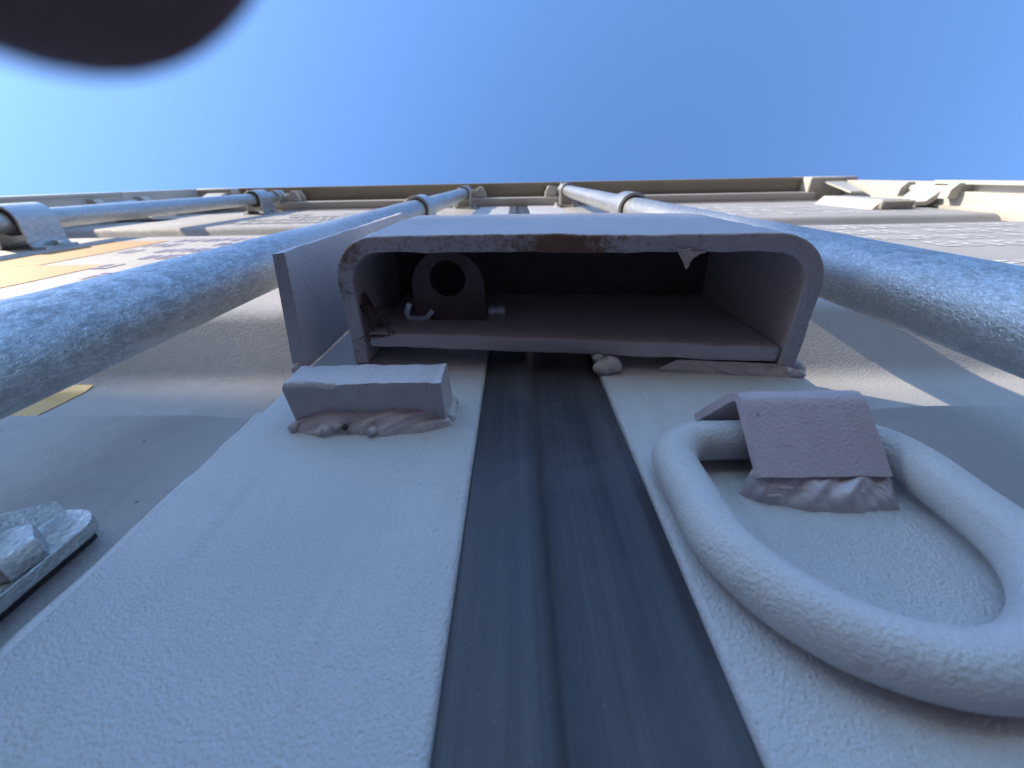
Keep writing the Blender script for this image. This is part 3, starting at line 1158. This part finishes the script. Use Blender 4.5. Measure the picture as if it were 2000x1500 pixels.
glyph_rows("stencilled_marks", doorL, PURPLE_INK, -1,
           [(-640, -300, 600, 34), (-640, -330, 660, 34), (-650, -300, 720, 34), (-640, -320, 780, 34), (-540, -300, 470, 34), (-560, -300, 530, 34)])
glyph_rows("stencilled_marks", doorL, GREY_INK, -1,
           [(-760, -240, 1090, 46), (-740, -240, 1170, 46), (-700, -240, 1250, 46), (-700, -250, 1330, 46)])
glyph_rows("stencilled_marks", doorR, WHITE_INK, 1,
           [(330, 980, 790, 46), (330, 940, 720, 46), (330, 800, 655, 40), (420, 760, 590, 40), (430, 700, 455, 30), (420, 700, 400, 30)])
glyph_rows("stencilled_marks", doorR, WHITE_INK, 1,
           [(330, 1000, 1090, 60), (330, 900, 1190, 60), (330, 900, 1290, 60)])

# ------------------------------------------------------------------ cobweb in the lock box
bm = bmesh.new()
A = W(-86.5, 20, 206)
pts = [W(-86.5, 34, 214), W(-86, 40, 226), W(-78, 18, 226), W(-70, 17.5, 214), W(-86, 18, 208), W(-74, 30, 224)]
for i in range(24):
    a = pts[rnd.randrange(len(pts))] + Vector((rnd.uniform(-2, 2), 0, rnd.uniform(-3, 3))) / 1000
    b = pts[rnd.randrange(len(pts))] + Vector((rnd.uniform(-2, 2), rnd.uniform(-2, 0), rnd.uniform(-3, 3))) / 1000
    if (a - b).length < 0.006:
        continue
    m_ = a.lerp(b, 0.5) + Vector((0, 0, -0.002))
    tube(bm, [a, m_, b], [0.0003, 0.0002, 0.0003], 4)
for k in range(3):
    vs = [bm.verts.new(pts[(k * 2 + j) % 6].lerp(pts[(k + 3) % 6], 0.15 * k)) for j in range(3)]
    bm.faces.new(vs)
wb = link("cobweb", bm, WEB, None, smooth=0, kind="stuff")
wb["label"] = "brown dusty cobweb in lower left corner inside the lock box"
wb["category"] = "cobweb"

# ------------------------------------------------------------------ the photographer's hand, fingertip close to the lens
Minv = cam.matrix_world


def C(u, v, f):
    """camera-side position in mm (right, up, forward) as a world point, used only to place the hand"""
    return Minv @ Vector((u / 1000.0, v / 1000.0, -f / 1000.0))


hand_pos = []


def skin_chain(bm_list, name):
    pass


hv = [
    # index finger: tip, DIP, PIP, knuckle
    ((-10.9, 13.4, 8.6), 7.25), ((-22, 25, 7.6), 8.0), ((-50, 50, 9), 9.2), ((-88, 47, -6), 10.5),
    # palm
    ((-118, 18, -24), 17), ((-150, 0, -40), 19), ((-178, -16, -52), 21),
    # middle finger
    ((-95, 26, -10), 10.5), ((-62, 42, -4), 9.3), ((-38, 44, -14), 8.6), ((-26, 38, -24), 8.0),
    # ring finger
    ((-100, 6, -16), 10.5), ((-68, 12, -4), 9.0), ((-46, 12, -14), 8.4), ((-40, 8, -26), 7.8),
    # little finger
    ((-106, -12, -24), 9.5), ((-80, -14, -14), 8.0), ((-62, -14, -20), 7.4), ((-56, -14, -29), 6.8),
    # thumb
    ((-140, 30, -48), 13), ((-104, 52, -52), 10.5), ((-78, 58, -46), 9.4), ((-62, 58, -42), 8.4),
    # rounded end of the index fingertip
    ((-8.6, 10.95, 9.05), 5.7),
]
he = [(0, 23), (0, 1), (1, 2), (2, 3), (3, 4), (4, 5), (5, 6), (4, 7), (7, 8), (8, 9), (9, 10), (4, 11), (11, 12), (12, 13), (13, 14),
      (4, 15), (15, 16), (16, 17), (17, 18), (5, 19), (19, 20), (20, 21), (21, 22)]
me = bpy.data.meshes.new("hand")
base = C(-178, -16, -52)
me.from_pydata([tuple(C(*p) - base) for p, r in hv], he, [])
hand = bpy.data.objects.new("hand", me)
COL.objects.link(hand)
hand.location = base
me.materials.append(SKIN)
sk = hand.modifiers.new("skin", 'SKIN')
sk.use_smooth_shade = True
for i, (p, r) in enumerate(hv):
    me.skin_vertices[0].data[i].radius = (r / 1000.0, r / 1000.0)
me.skin_vertices[0].data[6].use_root = True
sb = hand.modifiers.new("subdivision", 'SUBSURF')
sb.levels = 3
sb.render_levels = 3
hand["label"] = "dark blurred fingertip of the photographer's hand in the top left corner against the sky"
hand["category"] = "hand"
bm = bmesh.new()
tube(bm, [C(-170, -12, -49), C(-230, -45, -72), C(-300, -90, -100), C(-380, -150, -135)], [0.030, 0.036, 0.042, 0.05], 24, wob=0.12, wfreq=30)
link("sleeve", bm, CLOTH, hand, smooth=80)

# ------------------------------------------------------------------ unseen stack of containers, added to shade the lower doors
D = 4900.0
SHADE = 295.0
YAW = R(-14.6)
TOP = SHADE + D * math.tan(R(SUN_EL)) / math.sin(R(SUN_AZ))
mid_x = 60 - D / math.tan(R(SUN_AZ))
NBX0, NBX1 = mid_x - 1219.0, mid_x + 1219.0
EACH = (TOP + Z0) / 2.0


def shade_container(label):
    """the lowest one of the added shade stack, standing on the ground, with its end wall towards the grey doors"""
    b0 = -Z0
    t0 = b0 + EACH - 12
    nb = empty("shipping_container", W(mid_x, D, b0), label, "shipping container", "added containers shading the lower doors")
    bm = bmesh.new()
    prof = []
    x = NBX0 + 120
    while x < NBX1 - 240:
        prof += [(x, D + 45), (x + 55, D + 45), (x + 95, D + 8), (x + 150, D + 8), (x + 190, D + 45)]
        x += 190
    prof.append((NBX1 - 120, D + 45))
    lo = [bm.verts.new(W(p[0], p[1], b0 + 120)) for p in prof]
    hi = [bm.verts.new(W(p[0], p[1], t0 - 80)) for p in prof]
    for i in range(len(prof) - 1):
        bm.faces.new((lo[i], lo[i + 1], hi[i + 1], hi[i]))
    link("end_wall", bm, PAINT_OLD, nb, smooth=0)
    for nm, a in (("top_rail", (NBX0, NBX1, D, D + 90, t0 - 85, t0)), ("bottom_rail", (NBX0, NBX1, D, D + 90, b0 + 8, b0 + 125)),
                  ("roof", (NBX0 + 10, NBX1 - 10, D + 92, D + 6000, t0 - 25, t0 - 12)),
                  ("side_wall", (NBX0 + 8, NBX0 + 48, D + 92, D + 6000, b0 + 10, t0 - 26)), ("side_wall", (NBX1 - 48, NBX1 - 8, D + 92, D + 6000, b0 + 10, t0 - 26))):
        bm = bmesh.new()
        box(bm, *a, 3)
        link(nm, bm, PAINT_OLD, nb)
    for X in (NBX0 + 2, NBX1 - 122):
        bm = bmesh.new()
        box(bm, X, X + 120, D + 2, D + 88, b0 + 126, t0 - 86, 4)
        link("corner_post", bm, PAINT_OLD, nb)
        for h in (b0, t0 - 118):
            bm = bmesh.new()
            box(bm, X - 6, X + 160, D - 4, D + 174, h, h + 126, 8, 3)
            link("corner_casting", bm, PAINT_OLD, nb)
    return nb


def copy_tree(o, parent=None):
    c = o.copy()
    COL.objects.link(c)
    c.parent = parent
    for ch in list(o.children):
        copy_tree(ch, c)
    return c


first = shade_container("unseen beige container added to shade the lower doors, foot of the stack")
first.rotation_euler = (0, 0, YAW)
for k, lab in ((1, "unseen beige container added to shade the lower doors, top of the stack"),):
    c = copy_tree(first)
    c["label"] = lab
    c.location = first.location + Vector((0, 0, k * EACH / 1000.0))
